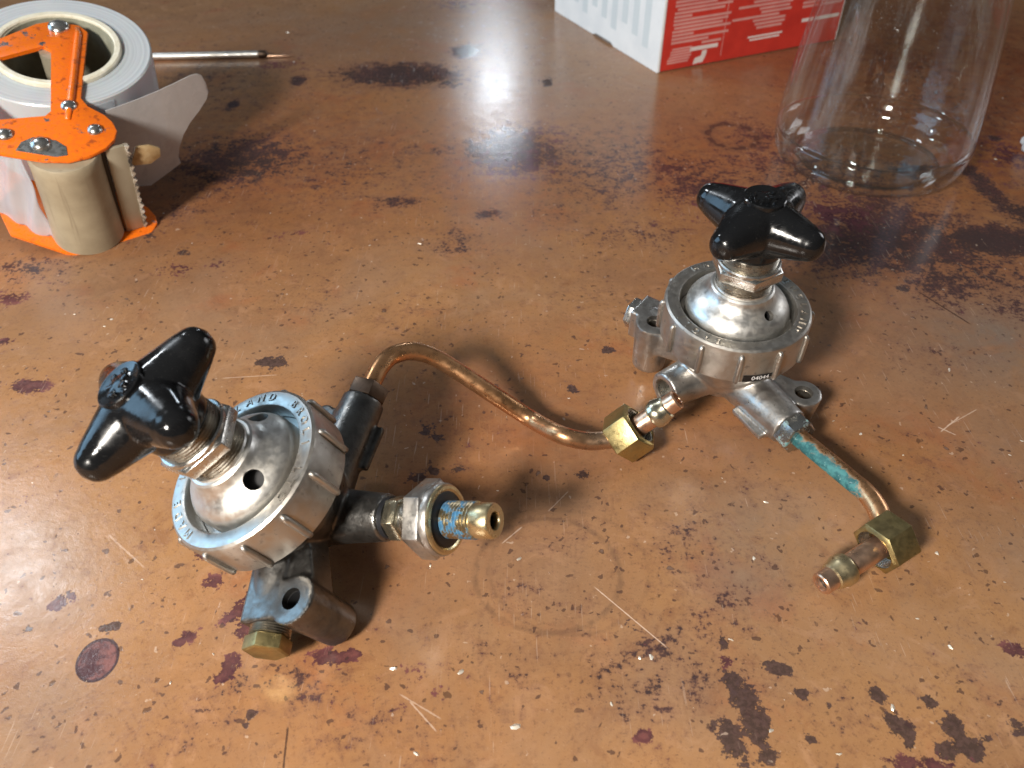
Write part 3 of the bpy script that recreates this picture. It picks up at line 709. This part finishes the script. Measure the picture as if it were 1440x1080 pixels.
# --- upright regulator (right)
XR = ((0.99999, -0.0001, 0.0013), (0.0, 0.99651, 0.0835), (-0.00135, -0.0835, 0.99651))
mR = mat_from((0.07756, 0.23009, 0.04215), *XR)
regR, bodyR, AR = regulator('gas_regulator', 'upright silver gas regulator with black star knob and verdigris stained pipe', mR, 0, 'silver',
    [('MADE IN ENGLAND', 62 + 60, 11.4), ('BROLI', -118, 10.5)], 45, 15, [-57, 70], -7, 27.5, 1.8, BOSS_R, -62, -148.5, -29, 36)
bpy.context.view_layer.update()
build('port_thread', MB().lathe([q for k in range(14) for q in ((4.72, 17.5 + k * 0.7), (4.2, 17.85 + k * 0.7))] + [(4.75, 27.2), (4.75, 17.3)], 36, closed=True, mat=axis_m((0, 0, -29), pol(1, -148.5))), 'thread', bodyR)
gland(regR, -62, -29, 'green_nut', 6.9, 35.8, 41.5, 0.1)
build('hex_plug', MB().lathe(hexprof(6.2, 37, 40, 0.5), 6, mat=axis_m((0, 0, ARM_Z), pol(1, AR(PLUG_A)))), 'steel', regR, bevel=0.2)
# part-number sticker on the ring's skirt
def curved(poly_v, r, a0):      # flat x,y (mm) wrapped round the ring
    return [Vector((r * math.cos(a0 + p[0] / r), r * math.sin(a0 + p[0] / r), p[1])) for p in poly_v]
def sticker():
    n = 14; v, f = [], []
    for i in range(n + 1):
        x = -1.0 + 11.0 * i / n
        top = -10.5 - 0.0 * i; bot = -13.35
        if i > n * 0.55: bot = -13.35 + (i - n * 0.55) / (n * 0.45) * 1.6
        if i > n * 0.7: top = -10.5 - 0.3 * (i - n * 0.7) / (n * 0.3)
        v += [(x, top), (x, bot)]
    vv = curved(v, 25.06, R(-90)) + curved(v, 25.2, R(-90))
    o = 2 * (n + 1)
    for i in range(n):
        a = 2 * i
        f.append((a + o, a + 1 + o, a + 3 + o, a + 2 + o))
        f.append((a, a + 2, a + 3, a + 1))
        f.append((a, a + o, a + 2 + o, a + 2)); f.append((a + 1, a + 3, a + 3 + o, a + 1 + o))
    f += [(0, 1, 1 + o, o), (2 * n, 2 * n + o, 2 * n + 1 + o, 2 * n + 1)]
    st = build('number_sticker', MB().add(vv, f), 'sticker', regR, sharp=30)
    tv, tf = text_verts('04044', 2.5, 0.0)
    build('printed_number', MB().add(curved([(p.x + 5.0, p.y - 11.85) for p in tv], 25.24, R(-90)), tf), 'ink', st)
sticker()
a0 = mR @ (pol(40, -62, -29) * MM)
ptsR = [mR @ (pol(30, -62, -29) * MM), a0, atz(1150, 637, .0112), atz(1190, 670, .0112), atz(1222, 698, .0115), atz(1238, 726, .0105), atz(1241, 752, .0095), atz(1233, 770, .009)]
pipe(regR, ptsR, 'pipe_green')
union_end(regR, atz(1247, 762, .0093), atz(1154, 822, .0062), 'brass', 'copper_bright', 'brass_bright', 8.5, 10.5, 0.25)

# --- tipped regulator (left)
XL = ((0.891272, -0.093803, 0.443661), (0.0, 0.978371, 0.206856), (-0.453469, -0.184365, 0.871995))
mL = mat_from((-0.07461, 0.15478, 0.04069), *XL)
TURN = 124
regL, bodyL, AL = regulator('gas_regulator', 'tipped over gas regulator with dark pewter body and long bent copper pipe', mL, TURN, 'pewter',
    [('MADE IN ENGLAND', 232, 11.4), ('BROLI LTD', 45, 10.5)], 50, 110, [-42, 61, 172], -18, 29.4, 2.8, BOSS_L, 70.5, -15, -32, 40.4)
bpy.context.view_layer.update()
gland(regL, 70.5, -32, 'bronze', 6.7, 40.6, 46.2, 0.35)
# outlet fitting in steps along the port
SH = pol(-4.6, -15, -32)          # the outlet fitting's parts are given in millimetres along the port
mo = axis_m(SH, pol(1, -15), 0.15)
build('seal_collar', MB().lathe([(2, 33.8), (6.0, 33.8), (6.0, 35.6), (2, 35.6)], 36, closed=True, mat=mo), 'rubber', regL)
build('back_nut', MB().lathe(hexprof(6.6, 35.6, 40.2, 0.6), 6, mat=mo), 'nickel_yellow', regL, sharp=25, bevel=0.2)
build('spindle', MB().lathe([(2.4, 39.5), (4.6, 39.6), (4.6, 41.0), (2.9, 41.4), (2.9, 43.0), (4.0, 43.8), (4.2, 46.5), (2.4, 46.5)], 36, closed=True, mat=mo), 'steel', regL)
mo2 = axis_m(SH, pol(1, -15), 0.42)
hx = build('outlet_hex', MB().lathe(hexprof(11.2, 45.6, 51.6, 0.9), 6, mat=mo2), 'silver', regL, sharp=25, bevel=0.3)
build('round_flange', MB().lathe([(6.5, 51.4), (9.9, 51.5), (10.0, 53.0), (9.7, 53.5), (6.5, 53.5)], 60, closed=True, mat=mo2), 'silver', hx)
build('brass_washer', MB().lathe([(7.4, 53.45), (9.5, 53.45), (9.5, 53.9), (9.1, 54.3), (8.3, 54.4), (7.8, 54.0), (7.4, 53.9)], 60, closed=True, mat=mo2), 'brass_bright', hx)
build('rubber_seal', MB().lathe([(4, 53.0), (7.9, 53.2), (7.7, 54.0), (6.6, 54.4), (4, 54.2)], 48, closed=True, mat=mo2), 'rubber', hx)
tp = [(2.2, 53)]; z = 54.2
while z < 63.4:
    tp += [(4.45, z), (5.15, z + 0.45), (5.15, z + 0.6)]; z += 1.05
tp += [(4.3, z), (2.2, z)]
build('outlet_thread', MB().lathe(tp, 48, closed=True, mat=mo2), 'blue_thread', regL, sharp=50)
nz = build('nozzle_end', MB().lathe([(2.2, 63.0), (4.6, 63.1), (4.8, 63.5), (4.8, 68.7), (4.5, 69.2), (4.4, 69.3), (2.6, 69.3), (2.3, 68.9), (2.2, 68.0)], 48, closed=True, mat=mo2), 'brass_bright', regL)
build('bore_lining', MB().lathe([(2.25, 60), (2.25, 67.4), (2.1, 67.4), (2.1, 60.2), (0, 60.2)], 32, mat=mo2), 'bore', nz)
mp = axis_m((0, 0, ARM_Z), pol(1, AL(PLUG_A)), 0.3)
pl = build('hex_plug', MB().lathe(hexprof(6.4, 39.6, 44.0, 0.7), 6, mat=mp), 'brass', regL, sharp=25, bevel=0.25)
build('plug_thread', MB().lathe([(0, 36), (5.2, 36)] + [q for k in range(5) for q in ((5.6, 36.4 + k * 0.7), (5.0, 36.75 + k * 0.7))] + [(0, 39.9)], 40, mat=mp), 'thread', pl)
p0 = mL @ (pol(35, 70.5, -32) * MM); p1 = mL @ (pol(46, 70.5, -32) * MM)
F3 = Vector(_F)
d0 = (p1 - Vector((0, 0, CAMH))).dot(F3)
ptsL = [p0, p1, atd(535, 516, d0 + 0.004), atd(552, 500, d0 + 0.008), atd(580, 494, d0 + 0.012), atd(612, 503, d0 + 0.015), atd(650, 526, d0 + 0.017), atd(700, 559, d0 + 0.019), atd(748, 590, d0 + 0.021), atz(788, 611, .0105), atz(825, 620, .0085), atz(858, 618, .0088), atz(878, 613, .0090)]
pipe(regL, ptsL, 'pipe')
union_end(regL, atz(884, 609, .0098), atz(953, 561, .0245), 'brass', 'copper_bright', 'nickel_yellow', 9.2, 10.5, 0.55)

# ------------------------------------------------------------------ tape dispenser lying on its side
DO = Vector((-0.20046, 0.33864, 0.0026))
DX, DY, DZ = (0.98251, 0.04595, -0.18046), (0.0, 0.96908, 0.24673), (0.18622, -0.24242, 0.95213)
mD = mat_from(DO, DX, DY, DZ)
disp = empty('tape_dispenser', 'orange hand tape dispenser lying on its side with tan drum', 'tape dispenser', mD)
def plate_with_window(name, outer, inner, z0, z1, mat, parent, bevel=0.5):
    return build(name, MB().prism(outer, z0, z1), mat, parent, bevel=bevel, cut=[MB().prism(inner, z0 - 2, z1 + 2)] if inner else None)
outer = [(-28, -6), (-6, -6.8), (4, -5), (11, -0.5), (16, 6), (18, 12), (17.5, 18), (14.5, 23), (10, 27), (2, 31), (-2.5, 36), (-13, 84), (-18, 88), (-30, 88), (-36, 84), (-52, 62), (-60, 40), (-46, 8)]
inner = [(-34, 12), (-12.8, 20.5), (-11.5, 24), (-24, 66), (-28, 68), (-48, 50), (-49, 40)]
fr = plate_with_window('top_frame', outer, inner, 50.2, 52.0, 'orange', disp)
build('stiffening_rib', MB().tube([(-3.5, 20, 52), (-6, 34, 52.2), (-16, 80, 52.2), (-18, 85, 52)], [1.2, 1.6, 1.6, 1.1], 12), 'orange', fr, 0)
bot = [(-34, -4), (-6, -11.5), (4, -11), (14, -6), (22, 2), (26, 9), (27, 15), (25, 20), (20, 25), (0, 34), (-16, 84), (-32, 88), (-54, 62), (-60, 34)]
build('bottom_frame', MB().prism(bot, -1.8, 0), 'orange', disp, bevel=0.4)
for (x, y, r) in ((-9, 2.5, 3.4), (-26, 84, 4.2), (-5.5, 29, 2.8), (9, 16, 2.6), (-24, 5, 2.8)):
    build('rivet', MB().lathe([(r + 0.6, 51.9), (r + 0.5, 52.5), (r, 53.4), (r * 0.5, 54.1), (0, 54.3)], 28, mat=Matrix.Translation((x, y, 0))), 'steel', disp, sharp=50)
build('drum_roller', MB().lathe([(0, 0.4), (14.6, 0.4), (15.4, 1.2), (15.2, 6), (14.6, 25), (14.4, 44), (14.6, 48.6), (13.8, 49.8), (0, 49.8)], 64, mat=Matrix.Translation((-1, 3.2, 0))), 'drum', disp, sharp=40)
build('worn_metal_patch', MB().prism([(-17, -3.5), (-1, -4.0), (3, -2), (1, 3), (-4, 6), (-13, 6), (-16.5, 2)], 52.02, 52.25), 'steel', fr)
# blade bar, gap and gummed serrated blade
mbar = Matrix.Translation((17.5, 9, 0)) @ Matrix.Rotation(R(36), 4, 'Z')
build('blade_bar', MB().box(-3.2, 5.0, -0.8, 0.9, 0.3, 49.9, mbar), 'bar', disp, bevel=0.3)
teeth = [(4.2, 0.0), ]
bl = MB(); poly = []
for i in range(26):
    z = 0.5 + i * 1.95; poly += [(0.2 + (1.5 if i % 2 else 0) + random.uniform(-0.2, 0.4), z)]
v = [(4.1, -0.9, 0.4), (4.1, -0.9, 50.0)]
bl.prism([(0, 0.4)] + [(p, z) for p, z in poly] + [(0, 49.9)], -0.6, 1.8, mbar @ Matrix.Translation((5.0, 0.5, 0)) @ Matrix.Rotation(R(90), 4, 'X'))
build('black_guide', MB().box(-6.5, -3.4, 0.2, 2.5, 0.3, 49.9, mbar), 'rubber', disp, bevel=0.3)  # black strip standing in for the dark gap beside the bar
build('serrated_blade', bl, 'gummy', disp)
build('spring_tab', MB().prism([(0, 0), (9, 1), (13, 5), (12, 9.5), (7, 11), (1, 10)], 0, 1.4, mbar @ Matrix.Translation((6, 3, 36)) @ Matrix.Rotation(R(90), 4, 'X') @ Matrix.Rotation(R(-18), 4, 'Z')), 'tan_tab', disp, bevel=0.3)
# frosted plastic flap standing beside the roll
def sheet(pts2, thick, bend, res=2.2):
    """outline in (s,z), bent: s -> x,y by bend(s,z)"""
    xs = [p[0] for p in pts2]; zs = [p[1] for p in pts2]
    bm = bmesh.new()
    vs_ = [bm.verts.new((x, 0, z)) for x, z in pts2]
    bm.faces.new(vs_)
    for ax, lo, hi in ((0, min(xs), max(xs)), (2, min(zs), max(zs))):
        k = lo + res
        while k < hi:
            co = [0, 0, 0]; no = [0, 0, 0]; co[ax] = k; no[ax] = 1
            bmesh.ops.bisect_plane(bm, geom=bm.verts[:] + bm.edges[:] + bm.faces[:], plane_co=co, plane_no=no)
            k += res
    bm.verts.index_update()
    n = len(bm.verts); v = []
    bm.verts.ensure_lookup_table()
    for sgn in (0, 1):
        for q in bm.verts:
            x, y = bend(q.co.x, q.co.z); v.append((x, y + sgn * thick, q.co.z))
    f = [tuple(vv.index for vv in fc.verts) for fc in bm.faces]
    f2 = [tuple(i + n for i in reversed(q)) for q in f]
    f3 = [(e.verts[0].index, e.verts[1].index, e.verts[1].index + n, e.verts[0].index + n) for e in bm.edges if e.is_boundary]
    bm.free()
    return MB().add(v, f + f2 + f3)
flap_pts = [(0, 4), (0, 49), (22, 50.5), (38, 52), (41, 51.4), (43, 49.4), (44.5, 44), (45, 39), (44, 35.5), (40, 31), (35, 26.5), (31, 21), (28, 14), (27, 9), (27.5, 5), (12, -1)]
build('plastic_flap', sheet(flap_pts, 0.5, lambda s, z: (8 + s * 0.80 + 0.0 * z, 33 + s * 0.64 + 0.004 * s * s)), 'flap', disp, sharp=40)
# clear tape running from roll round the drum
def film_bend(s, z):
    return (-14.5 - s * 0.75 + 0.8 * math.sin(z * 0.22 + s * 0.3), -5 + s * 0.35 + 1.0 * math.sin(s * 0.42 + z * 0.13))
build('tape_strip', sheet([(0, 1), (0, 49), (16, 49.5), (44, 49), (44, 1), (18, 0), (8, -1.2), (3, 1.5)], 0.12, film_bend, 2.0), 'film', disp, sharp=0)
# pistol grip that props the far end on the table (runs out of frame)
gi = mD.inverted()
g0 = Vector((-58, 46, 20)); g1 = gi @ Vector((-0.318, 0.372, 0.012)) * 1000; g2 = gi @ Vector((-0.345, 0.36, 0.0125)) * 1000
build('pistol_grip', MB().tube(smooth_path([g0, (g0 + g1) / 2 + Vector((0, 0, 1)), g1, g2], 24), 12, 20), 'orange', disp, 60, remesh=1.0, smooth=4)
build('foot_bracket', MB().tube(smooth_path([Vector((-24, 84, -1)), gi @ Vector((-0.232, 0.43, 0.004)) * 1000, gi @ Vector((-0.236, 0.45, 0.0022)) * 1000], 12), 2.2, 12), 'orange', disp)
build('hub_spindle', MB().lathe([(0, -0.5), (8, -0.5), (8, 50.0), (5, 50.1), (0, 50.1)], 32, mat=Matrix.Translation((-23, 70, 0))), 'bar', disp)

roll = empty('tape_roll', 'roll of clear packing tape with cream core held in orange dispenser', 'tape roll', mD @ Matrix.Translation(Vector((-23, 70, 1.5)) * MM))
build('wound_tape', MB().lathe([(28.2, 0), (40.2, 0), (41, 0.6), (41, 47.6), (40.4, 48.3), (28.2, 48.0)], 110, closed=True), 'roll', roll, sharp=35)
core = build('card_core', MB().lathe([(24.8, -0.6), (28.0, -0.6), (28.0, 49.6), (27.4, 50.2), (25.4, 50.2), (24.8, 49.6)], 90, closed=True), 'cream', roll, sharp=35)
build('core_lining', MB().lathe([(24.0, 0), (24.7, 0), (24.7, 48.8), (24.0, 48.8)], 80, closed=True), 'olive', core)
build('tape_tail', sheet([(0, 2), (0, 46), (24, 46.5), (24, 2)], 0.15, lambda s, z: ((41.3 + 0.02 * s) * math.cos(R(-40) - s / 41), (41.3 + 0.02 * s) * math.sin(R(-40) - s / 41)), 2.0), 'film', roll, sharp=0)

# ------------------------------------------------------------------ red and white carton
bc, bl_, br_ = atz(925, 103), atz(818, 15), atz(1130, 65)
ux = (br_ - bc).normalized(); uy = Vector((-ux.y, ux.x, 0))
mB = frame4(bc, ux, uy, Vector((0, 0, 1)))
carton = empty('carton', 'red and white printed cardboard carton beside the clear glass bottle', 'carton', mB)
W, Dp, H = 154, 150, 105
build('front_panel', MB().box(1.2, W, 0, 0.8, 0.8, H), 'red', carton)
build('back_panel', MB().box(0, W, Dp - 0.8, Dp, 0.8, H), 'card', carton)
sidep = MB().prism([(0.0, 0.2), (0, H), (Dp, H), (Dp, 0.2), (88, 0.2), (84, 2.0), (62, 2.0), (58, 0.2)], -0.8, 0, frame4(Vector((0, 0, 0)), (0, 1, 0), (0, 0, 1), (1, 0, 0)))
build('side_panel', sidep, 'card', carton)
build('side_panel', MB().box(W, W + 0.8, 0, Dp, 0.8, H), 'card', carton)
build('bottom_flap', MB().box(0.2, W, 1.0, Dp - 1, 0.1, 0.75), 'card_inner', carton)
build('top_flap', MB().box(-0.6, W + 0.6, 0, Dp, H + 0.02, H + 0.8), 'card', carton)
build('corner_edge', MB().box(-0.5, 1.15, -0.35, 0.75, 0.4, H), 'card', carton, bevel=0.2)
def lines(x0, z1, widths, pitch, h, mat, skew=0):
    for i, (a, b) in enumerate(widths):
        z = z1 - i * pitch
        build('print_line', MB().box(x0 + a, x0 + b, -0.06, 0.0, z - h, z), mat, carton)
# small type in blocks (too fine to read), left column, middle column
lines(8, 45, [(0, 26), (0, 33), (2, 46), (0, 40), (0, 14), (0, 46), (0, 44), (1, 40), (0, 47), (0, 17), (0, 46), (0, 30)], 2.35, 1.55, 'print')
lines(5.5, 14.6, [(4, 20), (3, 20), (3, 20), (2, 20), (1, 19), (1, 18)], 1.75, 1.15, 'print')
lines(25, 16.6, [(8, 24)], 2, 1.6, 'print'); lines(24, 13.6, [(0, 23)], 2, 2.6, 'print_white')
ik = MB().prism([(0, 0), (8, 0.5), (10, 5), (10.5, 8.5), (6.5, 8.2), (6, 5), (1, 4)], 0, 0.06, frame4(Vector((28, 0, 1.8)), (1, 0, 0), (0, 0, 1), (0, -1, 0)))
build('print_symbol', ik, 'print_white', carton)
lines(56, 45, [(10, 52), (20, 52), (28, 52), (16, 50), (4, 50), (22, 48), (24, 50), (0, 40), (18, 46), (20, 46), (22, 44)], 2.5, 1.6, 'print')
lines(72, 14, [(0, 30), (2, 28)], 2.0, 1.2, 'print_white'); lines(116, 42, [(0, 30), (2, 36), (0, 30), (4, 40), (0, 24), (0, 36)], 2.6, 1.7, 'print')
lines(118, 20, [(0, 34)], 2, 2.4, 'print_white')
build('print_rule', MB().box(50.5, 51.0, -0.05, 0, 4, H - 6), 'print', carton)
for i in range(9):          # faint columns of type on the white end
    y0 = 14 + i * 14
    build('faint_print_column', MB().box(-0.86, -0.8, y0, y0 + 7.5, 12 + (i % 3) * 4, H - 10), 'print_grey', carton)

# ------------------------------------------------------------------ glass bottle
jc = Vector((0.1960, 0.4250, 0))
jar = empty('glass_bottle', 'large clear glass bottle standing beside the red and white carton', 'bottle', Matrix.Translation(jc))
outp = [(51.0, 18.0), (50.95, 20), (50.7, 26), (49.2, 45), (45.6, 75), (39.5, 115), (33.5, 150), (28, 172), (23, 192), (20.5, 205), (19, 222), (19, 236), (20.5, 238), (20.5, 243), (19.5, 244)]
inn = [(16.8, 243.6), (16.6, 236), (16.6, 220), (18.2, 204), (20.9, 191), (25.9, 171), (31.4, 149), (37.4, 114), (43.5, 75), (47.1, 45), (48.6, 26), (48.75, 20), (48.7, 18.1)]
build('bottle_wall', MB().lathe(outp + inn, 160, closed=True), 'thin_glass', jar, sharp=0)
build('bottle_base', MB().lathe([(0, 3.0), (30, 2.2), (36.8, 1.2), (36.8, 4.4), (30, 5.0), (0, 5.6)], 160), 'thin_glass', jar, sharp=0)
build('bottle_heel', MB().lathe([(37, 0.9), (40, 0.2), (44.5, 1.0), (47.8, 3.6), (49.6, 7.2), (50.6, 11), (51.0, 16), (51.0, 17.8), (48.6, 17.9), (47.6, 13.5), (45.4, 9.2), (42.2, 6.4), (37, 4.6)], 160, closed=True), 'thin_glass', jar, sharp=0)

# ------------------------------------------------------------------ thin metal rod behind the tape
ra, rb2 = atz(190, 80, .0026), atz(372, 76, .0026)
rod = empty('scriber', 'thin steel scriber lying behind the tape roll', 'scriber', Matrix.Translation(rb2))
dirv = (rb2 - ra).normalized(); dr = -dirv * 120
mrod = axis_m(-dirv * 118, dirv)
build('shaft', MB().lathe([(0, 0), (2.1, 0.3), (2.4, 1.5), (2.4, 112), (2.2, 114), (0, 114)], 24, mat=mrod), 'bonnet', rod)
build('collar', MB().lathe([(0, 113.6), (2.4, 113.8), (2.6, 115), (2.5, 118.5), (1.6, 120), (0, 120)], 24, mat=mrod), 'bronze', rod)
build('needle_tip', MB().lathe([(0, 119.8), (1.1, 120), (0.8, 130), (0.15, 138), (0, 138.2)], 16, mat=axis_m(-dirv * 118, (dirv + Vector((0, 0, -0.012))).normalized())), 'copper_bright', rod)

# ------------------------------------------------------------------ crumpled clear scrap at the table's right
sc_c = atz(1452, 214, 0)
bmv = bmesh.new(); bmesh.ops.create_icosphere(bmv, subdivisions=3, radius=8.0)
for q in bmv.verts:
    q.co *= 1 + random.uniform(-0.22, 0.12); q.co.z = q.co.z * 1.0 + 6.6
    if q.co.z < 0: q.co.z = 0.05
mb = MB().add([q.co.copy() for q in bmv.verts], [tuple(v.index for v in f.verts) for f in bmv.faces]); bmv.free()
scrap = build('crumpled_scrap', mb, 'film', None, sharp=20)
scrap.location = sc_c
tag(scrap, 'crumpled ball of clear plastic film on the bare table beyond the bottle', 'scrap')

# ------------------------------------------------------------------ metal crumbs scattered over the table
def crumbs():
    mb = MB()
    spots = [(405, 46, 1.1), (413, 87, .9), (270, 342, .5), (60, 290, .6), (157, 449, .8), (147, 459, .8), (105, 442, .6), (730, 786, .9), (553, 940, 1.3), (648, 945, .9), (725, 1022, 1.4), (1012, 757, 0.01), (1077, 706, .7), (1210, 610, .7), (1172, 592, .6),
             (1060, 785, .7), (1318, 778, .9), (1337, 910, .9), (1255, 995, 1.1), (1028, 900, .7), (1236, 900, 0.01), (1085, 1028, .8), (915, 924, .8), (1437, 620, .6), (1420, 640, .5), (1335, 520, 1.1), (900, 925, .7), (590, 343, .9), (520, 345, .6), (780, 390, .5), (860, 990, .8), (605, 795, .6), (800, 560, .5),
             (640, 690, .5), (700, 690, .5), (585, 1060, .7), (240, 960, .6), (300, 920, .6), (200, 815, .5), (1290, 870, .6), (930, 560, .4), (230, 300, .6), (380, 300, .5), (1380, 205, .7), (1400, 224, .8), (1410, 138, .7), (1270, 640, .5), (1180, 1060, .7)]
    for u, v, s in spots:
        if s > 0.1: spots2.append((atz(u, v), s))
    for i in range(90):
        x, y = rng.uniform(-0.32, 0.32), rng.uniform(0.085, 0.62)
        if abs(x) < 0.66 * y + 0.08: spots2.append((Vector((x, y, 0)), float(rng.choice([.16, .2, .26, .34]))))
    for p, s in spots2:
        L = s * random.uniform(0.7, 1.3); w = s * random.uniform(0.35, 0.7); hh = s * random.uniform(0.3, 0.5)
        m = Matrix.Translation(p * 1000 + Vector((0, 0, 0.02))) @ Matrix.Rotation(random.uniform(0, 6.28), 4, 'Z')
        b = random.uniform(-0.3, 0.3) * L
        v = [(-L, -w * .5, 0), (-L * .8, w * .6, 0), (0, w + b, 0), (L * .9, w * .5, 0), (L, -w * .4, 0), (0, -w + b, 0), (-L * .5, 0, hh), (L * .5, b * .3, hh * .8)]
        f = [(0, 5, 6), (5, 4, 7), (5, 7, 6), (4, 3, 7), (3, 2, 7), (2, 6, 7), (2, 1, 6), (1, 0, 6), (5, 0, 1, 2, 3, 4)]
        mb.add(v, f, m)
    o = build('metal_crumbs', mb, 'swarf', None, sharp=20)
    o['kind'] = 'stuff'; tag(o, 'pale metal crumbs and swarf scattered over the table', 'crumbs')
spots2 = []
crumbs()
